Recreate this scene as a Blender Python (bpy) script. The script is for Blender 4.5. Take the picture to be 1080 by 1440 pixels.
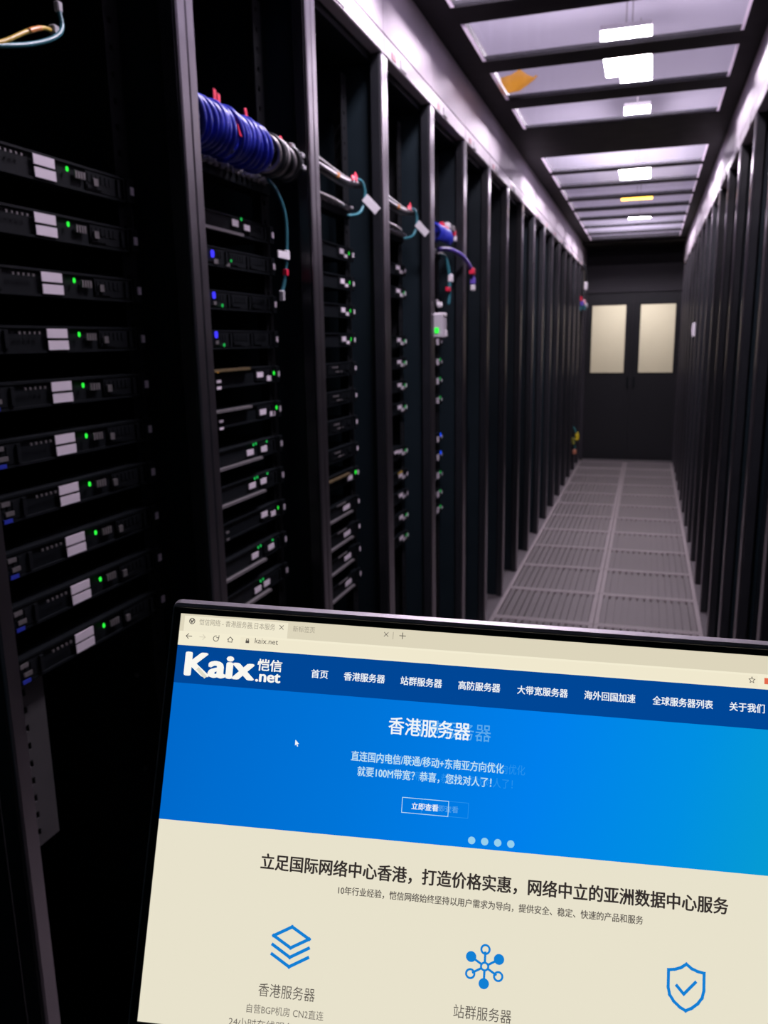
import bpy, bmesh, math, random
from mathutils import Vector, Matrix
random.seed(7)
scene = bpy.context.scene
for o in list(bpy.data.objects): bpy.data.objects.remove(o)
C = bpy.context.collection

# ------------------------------------------------------------------ camera
cam = bpy.data.cameras.new('camera'); cam_o = bpy.data.objects.new('camera', cam); C.objects.link(cam_o)
yaw, pitch, roll = 0.314145, -0.207841, -0.017127
fwd = Vector((-math.sin(yaw)*math.cos(pitch), math.cos(yaw)*math.cos(pitch), math.sin(pitch)))
rgt = Vector((math.cos(yaw), math.sin(yaw), 0)); up = rgt.cross(fwd)
r2 = math.cos(roll)*rgt + math.sin(roll)*up; u2 = -math.sin(roll)*rgt + math.cos(roll)*up
m = Matrix((r2, u2, -fwd)).transposed().to_4x4(); m.translation = (0, 0, 1.633)
cam_o.matrix_world = m
cam.sensor_fit = 'VERTICAL'; cam.sensor_height = 36; cam.lens = 1135.07/1440*36
cam.clip_start = 0.02; cam.clip_end = 60
cam.dof.use_dof = True; cam.dof.focus_distance = 0.42; cam.dof.aperture_fstop = 18.0
scene.camera = cam_o

# ------------------------------------------------------------------ world, exposure
w = bpy.data.worlds.new('world'); scene.world = w; w.use_nodes = True
w.node_tree.nodes['Background'].inputs[0].default_value = (0.10, 0.22, 0.30, 1)
w.node_tree.nodes['Background'].inputs[1].default_value = 0.03
vs = scene.view_settings
vs.view_transform = 'Standard'; vs.look = 'None'; vs.exposure = 0.0; vs.gamma = 1.0; vs.use_curve_mapping = False
cy = scene.cycles; cy.sample_clamp_indirect = 2.0; cy.caustics_reflective = False; cy.caustics_refractive = False; cy.blur_glossy = 1.0; cy.use_adaptive_sampling = False
LAMP = 125.0          # radiance of the hall lamps above the glass roof

# ------------------------------------------------------------------ materials
MATS = {}
def lin(c): return tuple(((x/255)/12.92 if x/255 <= .04045 else ((x/255+.055)/1.055)**2.4) for x in c)
def mat(name, col, rough=.5, metal=0., spec=.5, noise=0., scale=40., bump=0., bscale=200.):
    if name in MATS: return MATS[name]
    m = bpy.data.materials.new(name); m.use_nodes = True; nt = m.node_tree; b = nt.nodes['Principled BSDF']
    b.inputs['Base Color'].default_value = (*col, 1); b.inputs['Roughness'].default_value = rough
    b.inputs['Metallic'].default_value = metal; b.inputs['Specular IOR Level'].default_value = spec
    tc = nt.nodes.new('ShaderNodeTexCoord')
    n = nt.nodes.new('ShaderNodeTexNoise'); n.inputs['Scale'].default_value = scale; n.inputs['Detail'].default_value = 3
    nt.links.new(tc.outputs['Object'], n.inputs['Vector'])
    mr = nt.nodes.new('ShaderNodeMapRange'); mr.inputs['To Min'].default_value = max(.02, rough-.06); mr.inputs['To Max'].default_value = min(1, rough+.06)
    nt.links.new(n.outputs['Fac'], mr.inputs['Value']); nt.links.new(mr.outputs['Result'], b.inputs['Roughness'])
    if noise:
        r = nt.nodes.new('ShaderNodeMix'); r.data_type = 'RGBA'
        r.inputs['A'].default_value = (*[x*(1-noise) for x in col], 1); r.inputs['B'].default_value = (*[min(1, x*(1+noise)) for x in col], 1)
        nt.links.new(n.outputs['Fac'], r.inputs['Factor']); nt.links.new(r.outputs['Result'], b.inputs['Base Color'])
    if bump:
        n2 = nt.nodes.new('ShaderNodeTexNoise'); n2.inputs['Scale'].default_value = bscale
        nt.links.new(tc.outputs['Object'], n2.inputs['Vector'])
        bp = nt.nodes.new('ShaderNodeBump'); bp.inputs['Strength'].default_value = bump; bp.inputs['Distance'].default_value = .001
        nt.links.new(n2.outputs['Fac'], bp.inputs['Height']); nt.links.new(bp.outputs['Normal'], b.inputs['Normal'])
    MATS[name] = m; return m
def emit(name, col, s=1.0):
    if name in MATS: return MATS[name]
    m = bpy.data.materials.new(name); m.use_nodes = True; nt = m.node_tree
    nt.nodes.remove(nt.nodes['Principled BSDF']); e = nt.nodes.new('ShaderNodeEmission')
    e.inputs[0].default_value = (*col, 1); e.inputs[1].default_value = s
    nt.links.new(e.outputs[0], nt.nodes['Material Output'].inputs[0]); MATS[name] = m; return m

M_post   = mat('post_metal', (.36, .335, .36), .32, 1., .5, .03, 8)
M_black  = mat('black_paint', (.0035, .006, .0085), .5, 0, .25, .2, 12)
M_inner  = mat('rack_inner_black', (.007, .0135, .018), .45, 0, .3, .3, 6)
M_rail   = mat('rail_steel', (.014, .015, .017), .45, .3, .5)
M_fascia = mat('fascia_steel', (.80, .72, .78), .54, .35, .5, .06, 5, .12, 30)
M_header = mat('header_steel', (.80, .72, .77), .44, .35, .5, .06, 5)
M_roof   = mat('roof_black', (.006, .0045, .007), .6, 0, .2, .2, 9)
M_deck   = mat('deck_galvanised', (.30, .28, .31), .6, .2, .4, .1, 8)  # light grey picked to bounce lamp light up onto the hall ceiling
M_tile   = mat('tile_grate', (.215, .195, .192), .5, .1, .5, .15, 30)
M_rim    = mat('tile_rim', (.38, .335, .335), .5, .1, .5, .12, 30)
M_under  = mat('underfloor', (.045, .042, .044), .8, 0, .2)
M_strip  = mat('floor_strip', (.16, .145, .15), .7, 0, .3, .2, 20)
M_wall   = mat('end_wall_paint', (.024, .022, .027), .55, 0, .4, .15, 4)
M_door   = mat('door_paint', (.006, .0068, .0085), .5, 0, .4, .15, 4)
M_slab   = mat('slab_paint', (.80, .77, .88), .8, 0, .2, .04, 1.5)
M_beige  = mat('vestibule_paint', (.74, .69, .62), .8, 0, .2, .05, 3)
M_white  = mat('white_plastic', (.80, .76, .79), .5, 0, .4, .04, 30)
M_stick  = mat('white_sticker', (.80, .72, .79), .6, 0, .3, .03, 60)
M_server = mat('server_black', (.0035, .0052, .0068), .6, 0, .15, .25, 40)
M_bay    = mat('bay_dark', (.0055, .0072, .0088), .5, .05, .22, .3, 60)
M_grey   = mat('port_grey', (.30, .28, .28), .4, .6, .5, .2, 90)
M_silver = mat('silver_bar', (.45, .42, .43), .35, .7, .5)
M_gold   = mat('gold_bar', (.40, .30, .16), .35, .7, .5)
M_vga    = mat('vga_blue', (.03, .05, .45), .4)
M_blue   = mat('cable_blue', (.022, .035, .42), .32, 0, .6, .3, 90)
M_purple = mat('cable_purple', (.16, .10, .55), .35, 0, .6)
M_teal   = mat('cable_teal', (.035, .17, .205), .4)
M_green  = mat('cable_green', (.02, .20, .14), .4)
M_orange = mat('cable_orange', (.65, .25, .05), .4)
M_yellow = mat('cable_yellow', (.62, .42, .06), .4)
M_red    = mat('tag_red', (.80, .02, .07), .45)
M_pink   = mat('tag_pink', (.80, .42, .45), .5)
M_cblack = mat('cable_black', (.02, .022, .024), .35, 0, .6)
M_clear  = mat('clear_plug', (.55, .54, .56), .15, 0, .9)
M_paper  = mat('orange_paper', (.85, .38, .03), .7, 0, .2, .1, 30)
L_green  = emit('led_green', (.03, 1.0, .06), 1.1)
L_green2 = emit('led_green_soft', (.02, .55, .10), .8)
L_blue   = emit('led_blue', (.05, .04, 1.0), 1.3)
L_blue2  = emit('led_blue_pure', (.01, .08, 1.0), 1.2)
L_amber  = emit('led_amber', (1.0, .42, .03), .9)
L_lamp   = emit('lamp_diffuser', (1.0, .90, .955), LAMP)
L_warm   = emit('lamp_diffuser_warm', (1.0, .50, .06), 9.0)

def glass_roof():
    m = bpy.data.materials.new('roof_glass'); m.use_nodes = True; nt = m.node_tree; nt.nodes.remove(nt.nodes['Principled BSDF'])
    t = nt.nodes.new('ShaderNodeBsdfTransparent'); t.inputs[0].default_value = (.93, .92, .97, 1)
    tr = nt.nodes.new('ShaderNodeBsdfTranslucent'); tr.inputs[0].default_value = (.80, .78, .95, 1)
    g = nt.nodes.new('ShaderNodeBsdfGlossy'); g.inputs['Roughness'].default_value = .08
    a = nt.nodes.new('ShaderNodeMixShader'); a.inputs[0].default_value = .03
    b = nt.nodes.new('ShaderNodeMixShader'); b.inputs[0].default_value = .06
    nt.links.new(t.outputs[0], a.inputs[1]); nt.links.new(tr.outputs[0], a.inputs[2])
    nt.links.new(a.outputs[0], b.inputs[1]); nt.links.new(g.outputs[0], b.inputs[2])
    nt.links.new(b.outputs[0], nt.nodes['Material Output'].inputs[0]); return m
def glass_frost():
    m = bpy.data.materials.new('frosted_pane'); m.use_nodes = True; nt = m.node_tree; nt.nodes.remove(nt.nodes['Principled BSDF'])
    t = nt.nodes.new('ShaderNodeBsdfTransparent'); t.inputs[0].default_value = (.92, .9, .87, 1)
    tr = nt.nodes.new('ShaderNodeBsdfTranslucent'); tr.inputs[0].default_value = (.86, .82, .76, 1)
    g = nt.nodes.new('ShaderNodeBsdfGlossy'); g.inputs['Roughness'].default_value = .1
    a = nt.nodes.new('ShaderNodeMixShader'); a.inputs[0].default_value = .5
    b = nt.nodes.new('ShaderNodeMixShader'); b.inputs[0].default_value = .05
    nt.links.new(t.outputs[0], a.inputs[1]); nt.links.new(tr.outputs[0], a.inputs[2])
    nt.links.new(a.outputs[0], b.inputs[1]); nt.links.new(g.outputs[0], b.inputs[2])
    nt.links.new(b.outputs[0], nt.nodes['Material Output'].inputs[0]); return m
def thin_paper():
    m = bpy.data.materials.new('orange_paper_thin'); m.use_nodes = True; nt = m.node_tree; nt.nodes.remove(nt.nodes['Principled BSDF'])
    n = nt.nodes.new('ShaderNodeTexNoise'); n.inputs['Scale'].default_value = 14; cr = nt.nodes.new('ShaderNodeValToRGB')
    cr.color_ramp.elements[0].color = (.95,.36,.02,1); cr.color_ramp.elements[1].color = (1.0,.55,.08,1); nt.links.new(n.outputs['Fac'], cr.inputs[0])
    tr = nt.nodes.new('ShaderNodeBsdfTranslucent'); df = nt.nodes.new('ShaderNodeBsdfDiffuse'); mx = nt.nodes.new('ShaderNodeMixShader'); mx.inputs[0].default_value = .6
    nt.links.new(cr.outputs[0], tr.inputs[0]); nt.links.new(cr.outputs[0], df.inputs[0]); nt.links.new(df.outputs[0], mx.inputs[1]); nt.links.new(tr.outputs[0], mx.inputs[2])
    nt.links.new(mx.outputs[0], nt.nodes['Material Output'].inputs[0]); return m
M_paper = thin_paper()
def edge_glow():
    m = bpy.data.materials.new('milky_edge'); m.use_nodes = True; nt = m.node_tree; nt.nodes.remove(nt.nodes['Principled BSDF'])
    tr = nt.nodes.new('ShaderNodeBsdfTranslucent'); tr.inputs[0].default_value = (.93,.86,.92,1)
    nt.links.new(tr.outputs[0], nt.nodes['Material Output'].inputs[0]); return m
M_edge = edge_glow()
M_glass = glass_roof(); M_frost = glass_frost()

# ------------------------------------------------------------------ mesh helpers
class MB:
    def __init__(s): s.v = []; s.f = []
    def box(s, x0, x1, y0, y1, z0, z1, ch=0.):
        n = len(s.v)
        if ch <= 0:
            s.v += [(x0,y0,z0),(x1,y0,z0),(x1,y1,z0),(x0,y1,z0),(x0,y0,z1),(x1,y0,z1),(x1,y1,z1),(x0,y1,z1)]
            s.f += [tuple(n+i for i in q) for q in ((0,3,2,1),(4,5,6,7),(0,1,5,4),(1,2,6,5),(2,3,7,6),(3,0,4,7))]
        else:
            bm = bmesh.new(); bmesh.ops.create_cube(bm, size=1)
            for v in bm.verts: v.co = Vector(((x0+x1)/2+v.co.x*(x1-x0), (y0+y1)/2+v.co.y*(y1-y0), (z0+z1)/2+v.co.z*(z1-z0)))
            bmesh.ops.bevel(bm, geom=bm.edges[:], offset=ch, segments=1, affect='EDGES')
            bm.verts.index_update()
            s.v += [tuple(v.co) for v in bm.verts]; s.f += [tuple(n+v.index for v in f.verts) for f in bm.faces]; bm.free()
        return s
    def tube(s, pts, r, sides=8, sub=4, cap=True):
        P = smooth(pts, sub); n0 = len(s.v); prev = None
        for i, p in enumerate(P):
            t = (P[min(i+1, len(P)-1)] - P[max(i-1, 0)]).normalized()
            if prev is None:
                a = t.orthogonal().normalized()
            else:
                a = (prev - t*prev.dot(t)).normalized()
            prev = a; b = t.cross(a)
            for k in range(sides):
                th = 2*math.pi*k/sides; s.v.append(tuple(p + r*(a*math.cos(th) + b*math.sin(th))))
        for i in range(len(P)-1):
            for k in range(sides):
                q = n0+i*sides; s.f.append((q+k, q+(k+1)%sides, q+sides+(k+1)%sides, q+sides+k))
        if cap:
            s.f.append(tuple(n0+k for k in reversed(range(sides)))); e = n0+(len(P)-1)*sides; s.f.append(tuple(e+k for k in range(sides)))
        return s
    def lathe(s, c, prof, n=14):
        n0 = len(s.v)
        for r, z in prof:
            for k in range(n): th = 2*math.pi*k/n; s.v.append((c[0]+r*math.cos(th), c[1]+r*math.sin(th), c[2]+z))
        for i in range(len(prof)-1):
            for k in range(n): q = n0+i*n; s.f.append((q+k, q+(k+1)%n, q+n+(k+1)%n, q+n+k))
        s.f.append(tuple(n0+k for k in reversed(range(n)))); e = n0+(len(prof)-1)*n; s.f.append(tuple(e+k for k in range(n)))
        return s
    def poly(s, pts, d):           # prism: polygon points pushed along d
        n0 = len(s.v); n = len(pts); d = Vector(d)
        s.v += [tuple(Vector(p)) for p in pts] + [tuple(Vector(p)+d) for p in pts]
        s.f.append(tuple(n0+i for i in range(n))); s.f.append(tuple(n0+n+i for i in reversed(range(n))))
        for i in range(n): s.f.append((n0+(i+1)%n, n0+i, n0+n+i, n0+n+(i+1)%n))
        return s
    def mesh(s, name, material, shade=False):
        me = bpy.data.meshes.new(name); me.from_pydata(s.v, [], s.f)
        bm = bmesh.new(); bm.from_mesh(me); bmesh.ops.recalc_face_normals(bm, faces=bm.faces[:]); bm.to_mesh(me); bm.free()
        me.materials.append(material)
        if shade:
            for p in me.polygons: p.use_smooth = True
        me.update(); return me
    def build(s, name, material, parent=None, loc=None, shade=False):
        return link(name, s.mesh(name, material, shade), parent, loc)
def smooth(pts, sub):
    P = [Vector(p) for p in pts]
    if sub <= 1 or len(P) < 3: return P
    out = []
    for i in range(len(P)-1):
        p0, p1, p2, p3 = P[max(i-1,0)], P[i], P[i+1], P[min(i+2,len(P)-1)]
        for k in range(sub):
            t = k/sub
            out.append(.5*((2*p1) + (p2-p0)*t + (2*p0-5*p1+4*p2-p3)*t*t + (3*p1-p0-3*p2+p3)*t**3))
    out.append(P[-1]); return out
def link(name, me, parent=None, loc=None):
    o = bpy.data.objects.new(name, me); C.objects.link(o)
    if parent: o.parent = parent
    if loc: o.location = loc
    return o
def box(name, material, parent, x0, x1, y0, y1, z0, z1, ch=0., loc=None):
    return MB().box(x0,x1,y0,y1,z0,z1,ch).build(name, material, parent, loc)
def thing(name, label, cat, loc=(0,0,0), group=None):
    o = bpy.data.objects.new(name, None); C.objects.link(o); o.location = loc; o.empty_display_size = .1
    o['label'] = label; o['category'] = cat
    if group: o['group'] = group
    return o
def tag(o, label, cat, group=None):
    o['label'] = label; o['category'] = cat
    if group: o['group'] = group
    return o
def structure(o, label=None):
    o['kind'] = 'structure'
    if label: o['label'] = label
    return o
def empty(name, loc=(0,0,0)):
    o = bpy.data.objects.new(name, None); C.objects.link(o); o.location = loc; o.empty_display_size = .1; return o
def copy_tree(o, parent=None):
    c = o.copy(); C.objects.link(c); c.parent = parent
    for ch in list(o.children): copy_tree(ch, c)
    return c
ORD = ['first','second','third','fourth','fifth','sixth','seventh','eighth','ninth','tenth','eleventh','twelfth','thirteenth','fourteenth','fifteenth','sixteenth','seventeenth','eighteenth']

XL, XR = -.83, .37          # front planes of the two rack rows
Y0 = .837                   # near side of the first rack
Y_END = 11.38               # plane of the end wall
ZT = 2.51                   # underside of the rack headers
ZR = 2.79                   # underside of the glazed roof

# ------------------------------------------------------------------ floor of grated tiles
fl = box('floor', M_under, None, -2.2, 1.75, -1.0, 13.2, -.30, -.06)
structure(fl, 'grey raised floor of grated tiles down the cold aisle')
def tile_meshes():
    rim = MB(); a = .298; wd = .026
    rim.box(-a,a,-a,-a+wd,-.03,0); rim.box(-a,a,a-wd,a,-.03,0); rim.box(-a,-a+wd,-a+wd,a-wd,-.03,0); rim.box(a-wd,a,-a+wd,a-wd,-.03,0)
    g = MB(); n = 13; inner = 2*(a-wd)
    for i in range(n):
        c = -a+wd + inner*(i+.5)/n; wb = inner/n*(.37 if i % 3 else .31)
        g.box(c-wb, c+wb, -a+wd, a-wd, -.03, -.004 if i % 3 else -.002)
    g.box(-a+wd, a-wd, -a+wd, a-wd, -.030, -.019)
    return rim.mesh('tile_rim', M_rim), g.mesh('tile_grate', M_tile)
me_rim, me_grate = tile_meshes()
yt = 5.224-.6*8+.3
for j in range(18):
    for i in range(2):
        t = link('floor_tile', me_rim, fl, (XL+.3+.6*i, yt+.6*j, 0))
        link('tile_grate', me_grate, t)
for (x0, x1) in ((-1.9, XL-.001), (XR+.001, 1.5)):
    structure(box('floor', M_strip, None, x0, x1, -.2, 11.38, -.055, -.001), 'dark floor strip running under the %s row of racks' % ('left' if x0 < 0 else 'right'))

# ------------------------------------------------------------------ glazed roof of the aisle
roof = structure(empty('ceiling', (0,0,ZR)), 'black framed roof of clear glass panels over the aisle')
GX0, GX1 = -.725, .292
def rbox(name, m, *a, **k): return MB().box(*a[:4], a[4]-ZR, a[5]-ZR).build(name, m, roof)
rbox('side_beam', M_roof, XL-.01, GX0, .2, 10.62, ZR-.006, ZR+.05)
rbox('side_beam', M_roof, GX1, XR+.01, .2, 10.62, ZR-.006, ZR+.05)
near = [.85,1.45,2.05,2.65,3.25,3.845,4.45]
panels = [(y, y+.445) for y in near] + [(5.66+.612*i, 5.66+.612*i+.515) for i in range(8)]
edges = [.2] + [q for p in panels for q in p] + [10.62]
for i in range(0, len(edges), 2):
    a, b = edges[i], edges[i+1]
    rbox('solid_panel' if b-a > .4 else 'cross_bar', M_roof, GX0, GX1, a, b, ZR-.006, ZR+.018)
for a, b in panels:
    rbox('glass_panel', M_glass, GX0, GX1, a, b, ZR-.001, ZR+.007)
    rbox('edge_trim', M_edge, GX0, GX0+.014, a+.004, b-.004, ZR-.005, ZR-.0015)
    rbox('edge_trim', M_edge, GX1-.012, GX1, a+.004, b-.004, ZR-.005, ZR-.0015)
rbox('solid_panel', M_roof, XL-.01, XR+.01, 10.622, Y_END, ZR-.02, ZR+.06)
# the hall above the aisle roof
structure(box('ceiling', M_slab, None, -2.3, 1.9, -.2, 14.2, 3.95, 4.05), 'pale hall ceiling seen through the glass roof panels')
for nm, a in (('wall_left', (-2.32,-2.3,-.2,14.2,2.6,3.95)), ('wall_right', (1.9,1.92,-.2,14.2,2.6,3.95)), ('wall_front', (-2.3,1.9,-.22,-.2,2.86,3.95)), ('wall_back', (-2.3,1.9,14.2,14.22,0,3.95))):
    structure(box(nm, M_slab, None, *a), 'pale upper wall of the hall above the racks')
structure(box('trim_5', M_roof, None, XL-.02, XR+.02, -.2, .2, ZR, ZR+.07), 'black roof strip above the near end of the aisle')

# ------------------------------------------------------------------ fascia above the racks
NR = 17
for nm, x0, x1, side in (('trim_1', XL-.022, XL-.002, 'left'), ('trim_2', XR+.002, XR+.022, 'right')):
    f = structure(empty(nm, (x0, 0, ZT)), 'pale steel fascia above the %s rack row' % side)
    for k in range(NR+1):
        ya = Y0+.6*k; yb = min(ya+.6, Y_END)
        MB().box(0, x1-x0, ya+.002, yb-.002, .066, ZR-ZT+.0).build('fascia_panel', M_fascia, f)

# ------------------------------------------------------------------ rack building blocks (local: x=0 front plane, -x into the rack)
DEP = .95
def rail_mesh():
    mb = MB(); z0, z1 = .12, 2.45
    mb.box(-.118,-.114,-.022,-.010,z0,z1); mb.box(-.118,-.114,.000,.022,z0,z1)
    p = 1.75*.0254; n = int((z1-z0)/p); mb2 = mb
    for i in range(n+1):
        za = z0+i*p; mb.box(-.118,-.114,-.010,.000, za, min(za+.033, z1))
    mb.box(-.16,-.118,.018,.022,z0,z1)
    return mb.mesh('mounting_rail', M_rail)
M_pbody = mat('post_body_black', (.012,.013,.016), .32, 0, .7, .2, 12)
ME_post = MB().box(-.040,-.007,-.0145,.0145,0,ZT,.003).mesh('post', M_pbody)
ME_cap = MB().box(-.0075,0,-.0148,.0148,0,ZT,.003).mesh('post_face', M_post)
ME_header = MB().box(-.04,0,-.298,.298,ZT+.001,ZT+.062,.004).mesh('header', M_header)
ME_plinth = MB().box(-.145,-.125,-.296,.296,.0,.10).mesh('plinth', M_black)
ME_side = MB().box(-DEP,-.041,-.0015,.0015,0.0,ZT).mesh('side_panel', M_inner)
ME_rear = MB().box(-DEP-.01,-DEP,-.296,.296,.0,ZT).mesh('rear_panel', M_inner)
ME_top = MB().box(-DEP,-.041,-.297,.297,ZT-.02,ZT+.03).mesh('roof_panel', M_black)
ME_bottom = MB().box(-DEP,-.146,-.296,.296,.06,.10).mesh('bottom_panel', M_black)
ME_brace = MB().box(-.60,-.19,-.012,.012,-.012,.012).mesh('side_brace', M_rail)
ME_rail = rail_mesh()
ME_plate = MB().box(-.0,.002,-.022,.022,-.010,.010).mesh('label_plate', M_pink)
ME_plate2 = MB().box(-.0,.003,-.035,.035,-.013,.013).mesh('label_plate', M_white)
ME_blank = MB()
def build_rack(name, label, loc, mirror, kind, group):
    t = thing(name, label, 'server rack', loc, group)
    if mirror: t.rotation_euler = (0, 0, math.pi)
    for s in (-1, 1):
        pst = link('post', ME_post, t, (0, s*.2845, 0)); link('post_face', ME_cap, pst); link('side_panel', ME_side, t, (0, s*.2985, 0))
    link('header', ME_header, t); link('plinth', ME_plinth, t); link('roof_panel', ME_top, t); link('bottom_panel', ME_bottom, t); link('rear_panel', ME_rear, t)
    return t
ME_screw = MB().lathe((0,0,0), [(.006,0),(.006,.003),(.003,.004)], 8).mesh('cage_nut', M_grey)

# dark perforated door for closed racks
def perf_mat():
    m = mat('perforated_door', (.008,.009,.011), .5, 0, .35); nt = m.node_tree; b = nt.nodes['Principled BSDF']
    tc = nt.nodes.new('ShaderNodeTexCoord'); v = nt.nodes.new('ShaderNodeTexVoronoi'); v.inputs['Scale'].default_value = 160; v.inputs['Randomness'].default_value = 0
    nt.links.new(tc.outputs['Object'], v.inputs['Vector'])
    mr = nt.nodes.new('ShaderNodeMapRange'); mr.inputs['From Min'].default_value = .3; mr.inputs['From Max'].default_value = .4
    nt.links.new(v.outputs['Distance'], mr.inputs['Value'])
    mx = nt.nodes.new('ShaderNodeMix'); mx.data_type = 'RGBA'; mx.inputs['A'].default_value = (.001,.0012,.002,1); mx.inputs['B'].default_value = (.005,.0055,.007,1)
    nt.links.new(mr.outputs['Result'], mx.inputs['Factor']); nt.links.new(mx.outputs['Result'], b.inputs['Base Color']); return m
M_perf = perf_mat()
def door_mesh(xd):
    f = MB().box(xd-.02, xd, -.268,-.228,.11,ZT-.03,.003); f.box(xd-.02,xd,.228,.268,.11,ZT-.03,.003); f.box(xd-.02,xd,-.228,.228,.11,.17); f.box(xd-.02,xd,-.228,.228,ZT-.09,ZT-.03)
    return f.mesh('door', M_black), MB().box(xd-.014,xd-.010,-.228,.228,.17,ZT-.09).mesh('door_mesh', M_perf), MB().box(xd,xd+.014,.236,.252,1.0,1.14,.003).mesh('door_handle', M_black)
DOOR_R = door_mesh(-.058); DOOR_L = door_mesh(-.105)
def add_door(t, D):
    d = link('door', D[0], t); link('door_mesh', D[1], d); link('door_handle', D[2], d)

desc = ['holding ten stickered servers, nearest to the camera', 'with the thick blue cable coil at its top', 'second beyond the blue cable coil rack', 'beside the white sensor box with green light', 'with a knot of blue and red cables']
left_racks = []
for k in range(NR):
    yc = Y0+.3+.6*k
    if k < 5: lab = 'open black server rack ' + desc[k]
    else: lab = '%s black rack from the camera in the left row, closed and dark' % ORD[k]
    if k == 2: lab = 'open black server rack just beyond the blue cable coil rack'
    t = build_rack('server_rack', lab, (XL, yc, 0), False, 0, 'left rack row'); left_racks.append(t)
    for s in (-1, 1):
        if k < 5:
            r = link('mounting_rail', ME_rail, t, (0, s*.235, 0)); r.rotation_euler = (0,0,0)
    if k >= 5: add_door(t, DOOR_L)
    else:
        for z in (.143, .335): link('side_brace', ME_brace, t, (0, .283, z))
    if k == 0:
        d = MB(); zz = .80; ya = .930-yc; yb = 1.036-yc
        d.box(-.121,-.118,.994-yc,yb,.80,1.095); d.box(-.121,-.118,ya,.984-yc,.80,1.095)
        while zz < 1.09:
            d.box(-.121,-.118,  .984-yc,.994-yc,zz,min(zz+.020,1.095)); zz += .0318
        d.build('punched_plate', mat('plate_grey', (.075,.072,.074), .55, .1, .4, .2, 20), t)
        for z in (.689, .916):
            n = link('cage_nut', ME_screw, t, (-.22, .2965, z)); n.rotation_euler = (math.pi/2, 0, 0)
    if k > 1:
        link('label_plate', ME_plate, t, (.0, -.20, ZT+.022)); link('label_plate', ME_plate2, t, (.0, -.09, ZT+.024))
for k in range(1, NR):
    yc = Y0+.3+.6*k
    t = build_rack('server_rack', '%s black closed rack from the camera in the right row' % ORD[k-1], (XR, yc, 0), True, 1, 'right rack row')
    add_door(t, DOOR_R)
    link('label_plate', ME_plate2, t, (.0, .09, ZT+.024))
# fillers beside the end wall and added decks over the rows that bounce lamp light
for nm, x0, x1, side in (('trim_3', -1.8, XL-.10, 'left'), ('trim_4', XR+.06, 1.3, 'right')):
    f = MB().box(x0, x1, Y0+.6*NR+.003, Y_END-.002, 0, ZT+.06)
    structure(f.build(nm, M_black), 'black filler panel between the %s rack row and the end wall' % side)
for nm, x0, x1, side in (('trim_6', -2.3, XL-.024, 'left'), ('trim_7', XR+.024, 1.9, 'right')):
    structure(box(nm, M_deck, None, x0, x1, -.2, 14.2, 2.575, 2.60), 'dark deck covering the tops of the %s rack row' % side)

# ------------------------------------------------------------------ end wall with double door
ew = structure(empty('wall_back', (0, Y_END, 0)), 'dark end wall of the aisle around the double door')
def wbox(name, m, *a): return MB().box(*a).build(name, m, ew)
wbox('header_panel', M_wall, XL-.02, XR+.02, 0, .06, 2.215, ZT+.05)
wbox('upper_panel', M_roof, XL-.02, XR+.02, .02, .08, ZT+.0, ZR+.03)
wbox('door_jamb', M_wall, XL-.20, -.802, 0, .07, 0, 2.21); wbox('door_jamb', M_wall, .362, XR+.20, 0, .07, 0, 2.21)
wbox('door_threshold', M_grey, -.80, .36, -.01, .06, -.02, .006)
for n, (a, b, wa, wb, lab) in enumerate(((-.798,-.214,-.748,-.292,'left leaf of dark double door with tall pale window'), (-.206,.358,-.130,.326,'right leaf of dark double door with tall pale window'))):
    zb, zt = 1.163, 2.066
    d = MB(); d.box(a,wa,.012,.052,.008,2.205); d.box(wb,b,.012,.052,.008,2.205); d.box(wa,wb,.012,.052,.008,zb); d.box(wa,wb,.012,.052,zt,2.205)
    o = d.build('door_%d' % (n+1), M_door, None, (0, Y_END, 0)); structure(o, lab)
    box('window_pane', M_frost, o, wa, wb, .028, .034, zb, zt)
    fr = MB(); e = .012
    fr.box(wa,wa+e,.004,.02,zb,zt); fr.box(wb-e,wb,.004,.02,zb,zt); fr.box(wa+e,wb-e,.004,.02,zb,zb+e); fr.box(wa+e,wb-e,.004,.02,zt-e,zt); fr.build('window_bead', M_black, o)
    hx = b-.035 if n == 0 else a+.035
    box('door_handle', M_black, o, hx-.012, hx+.012, -.03, .012, .98, 1.12, .004)
wbox('door_stop', M_door, -.24, -.18, .053, .075, .0, 2.212); wbox('door_stop', M_door, -.84, .40, .071, .085, 2.17, 2.26); wbox('door_stop', M_door, -.81,-.785,.053,.075,0,2.19); wbox('door_stop', M_door, .345,.37,.053,.075,0,2.19)  # strips added behind the leaves to block light leaking through the gaps
# vestibule behind the door
vb = MB(); vb.box(-1.4,1.0,12.6,12.64,0,2.6)
structure(vb.build('wall_vestibule', M_beige), 'beige wall of the lit room behind the double door')
structure(box('ceiling', M_beige, None, -1.4, 1.0, Y_END+.08, 12.6, 2.55, 2.57), 'beige ceiling of the lit room behind the double door')
for x in (-1.4, .98): structure(box('wall_vestibule', M_beige, None, x, x+.02, Y_END+.08, 12.6, 0, 2.55), 'beige side wall of the lit room behind the door, %s' % ('left' if x < 0 else 'right'))
vl = thing('ceiling_lamp', 'flat lamp in the lit room behind the double door', 'lamp', (-.2, 12.1, 2.55))
MB().box(-.45,.45,-.15,.15,-.05,0).build('housing', M_white, vl); MB().box(-.43,.43,-.13,.13,-.056,-.05).build('diffuser', emit('vestibule_lamp', (1.0,.95,.88), 26.0), vl)

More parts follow.
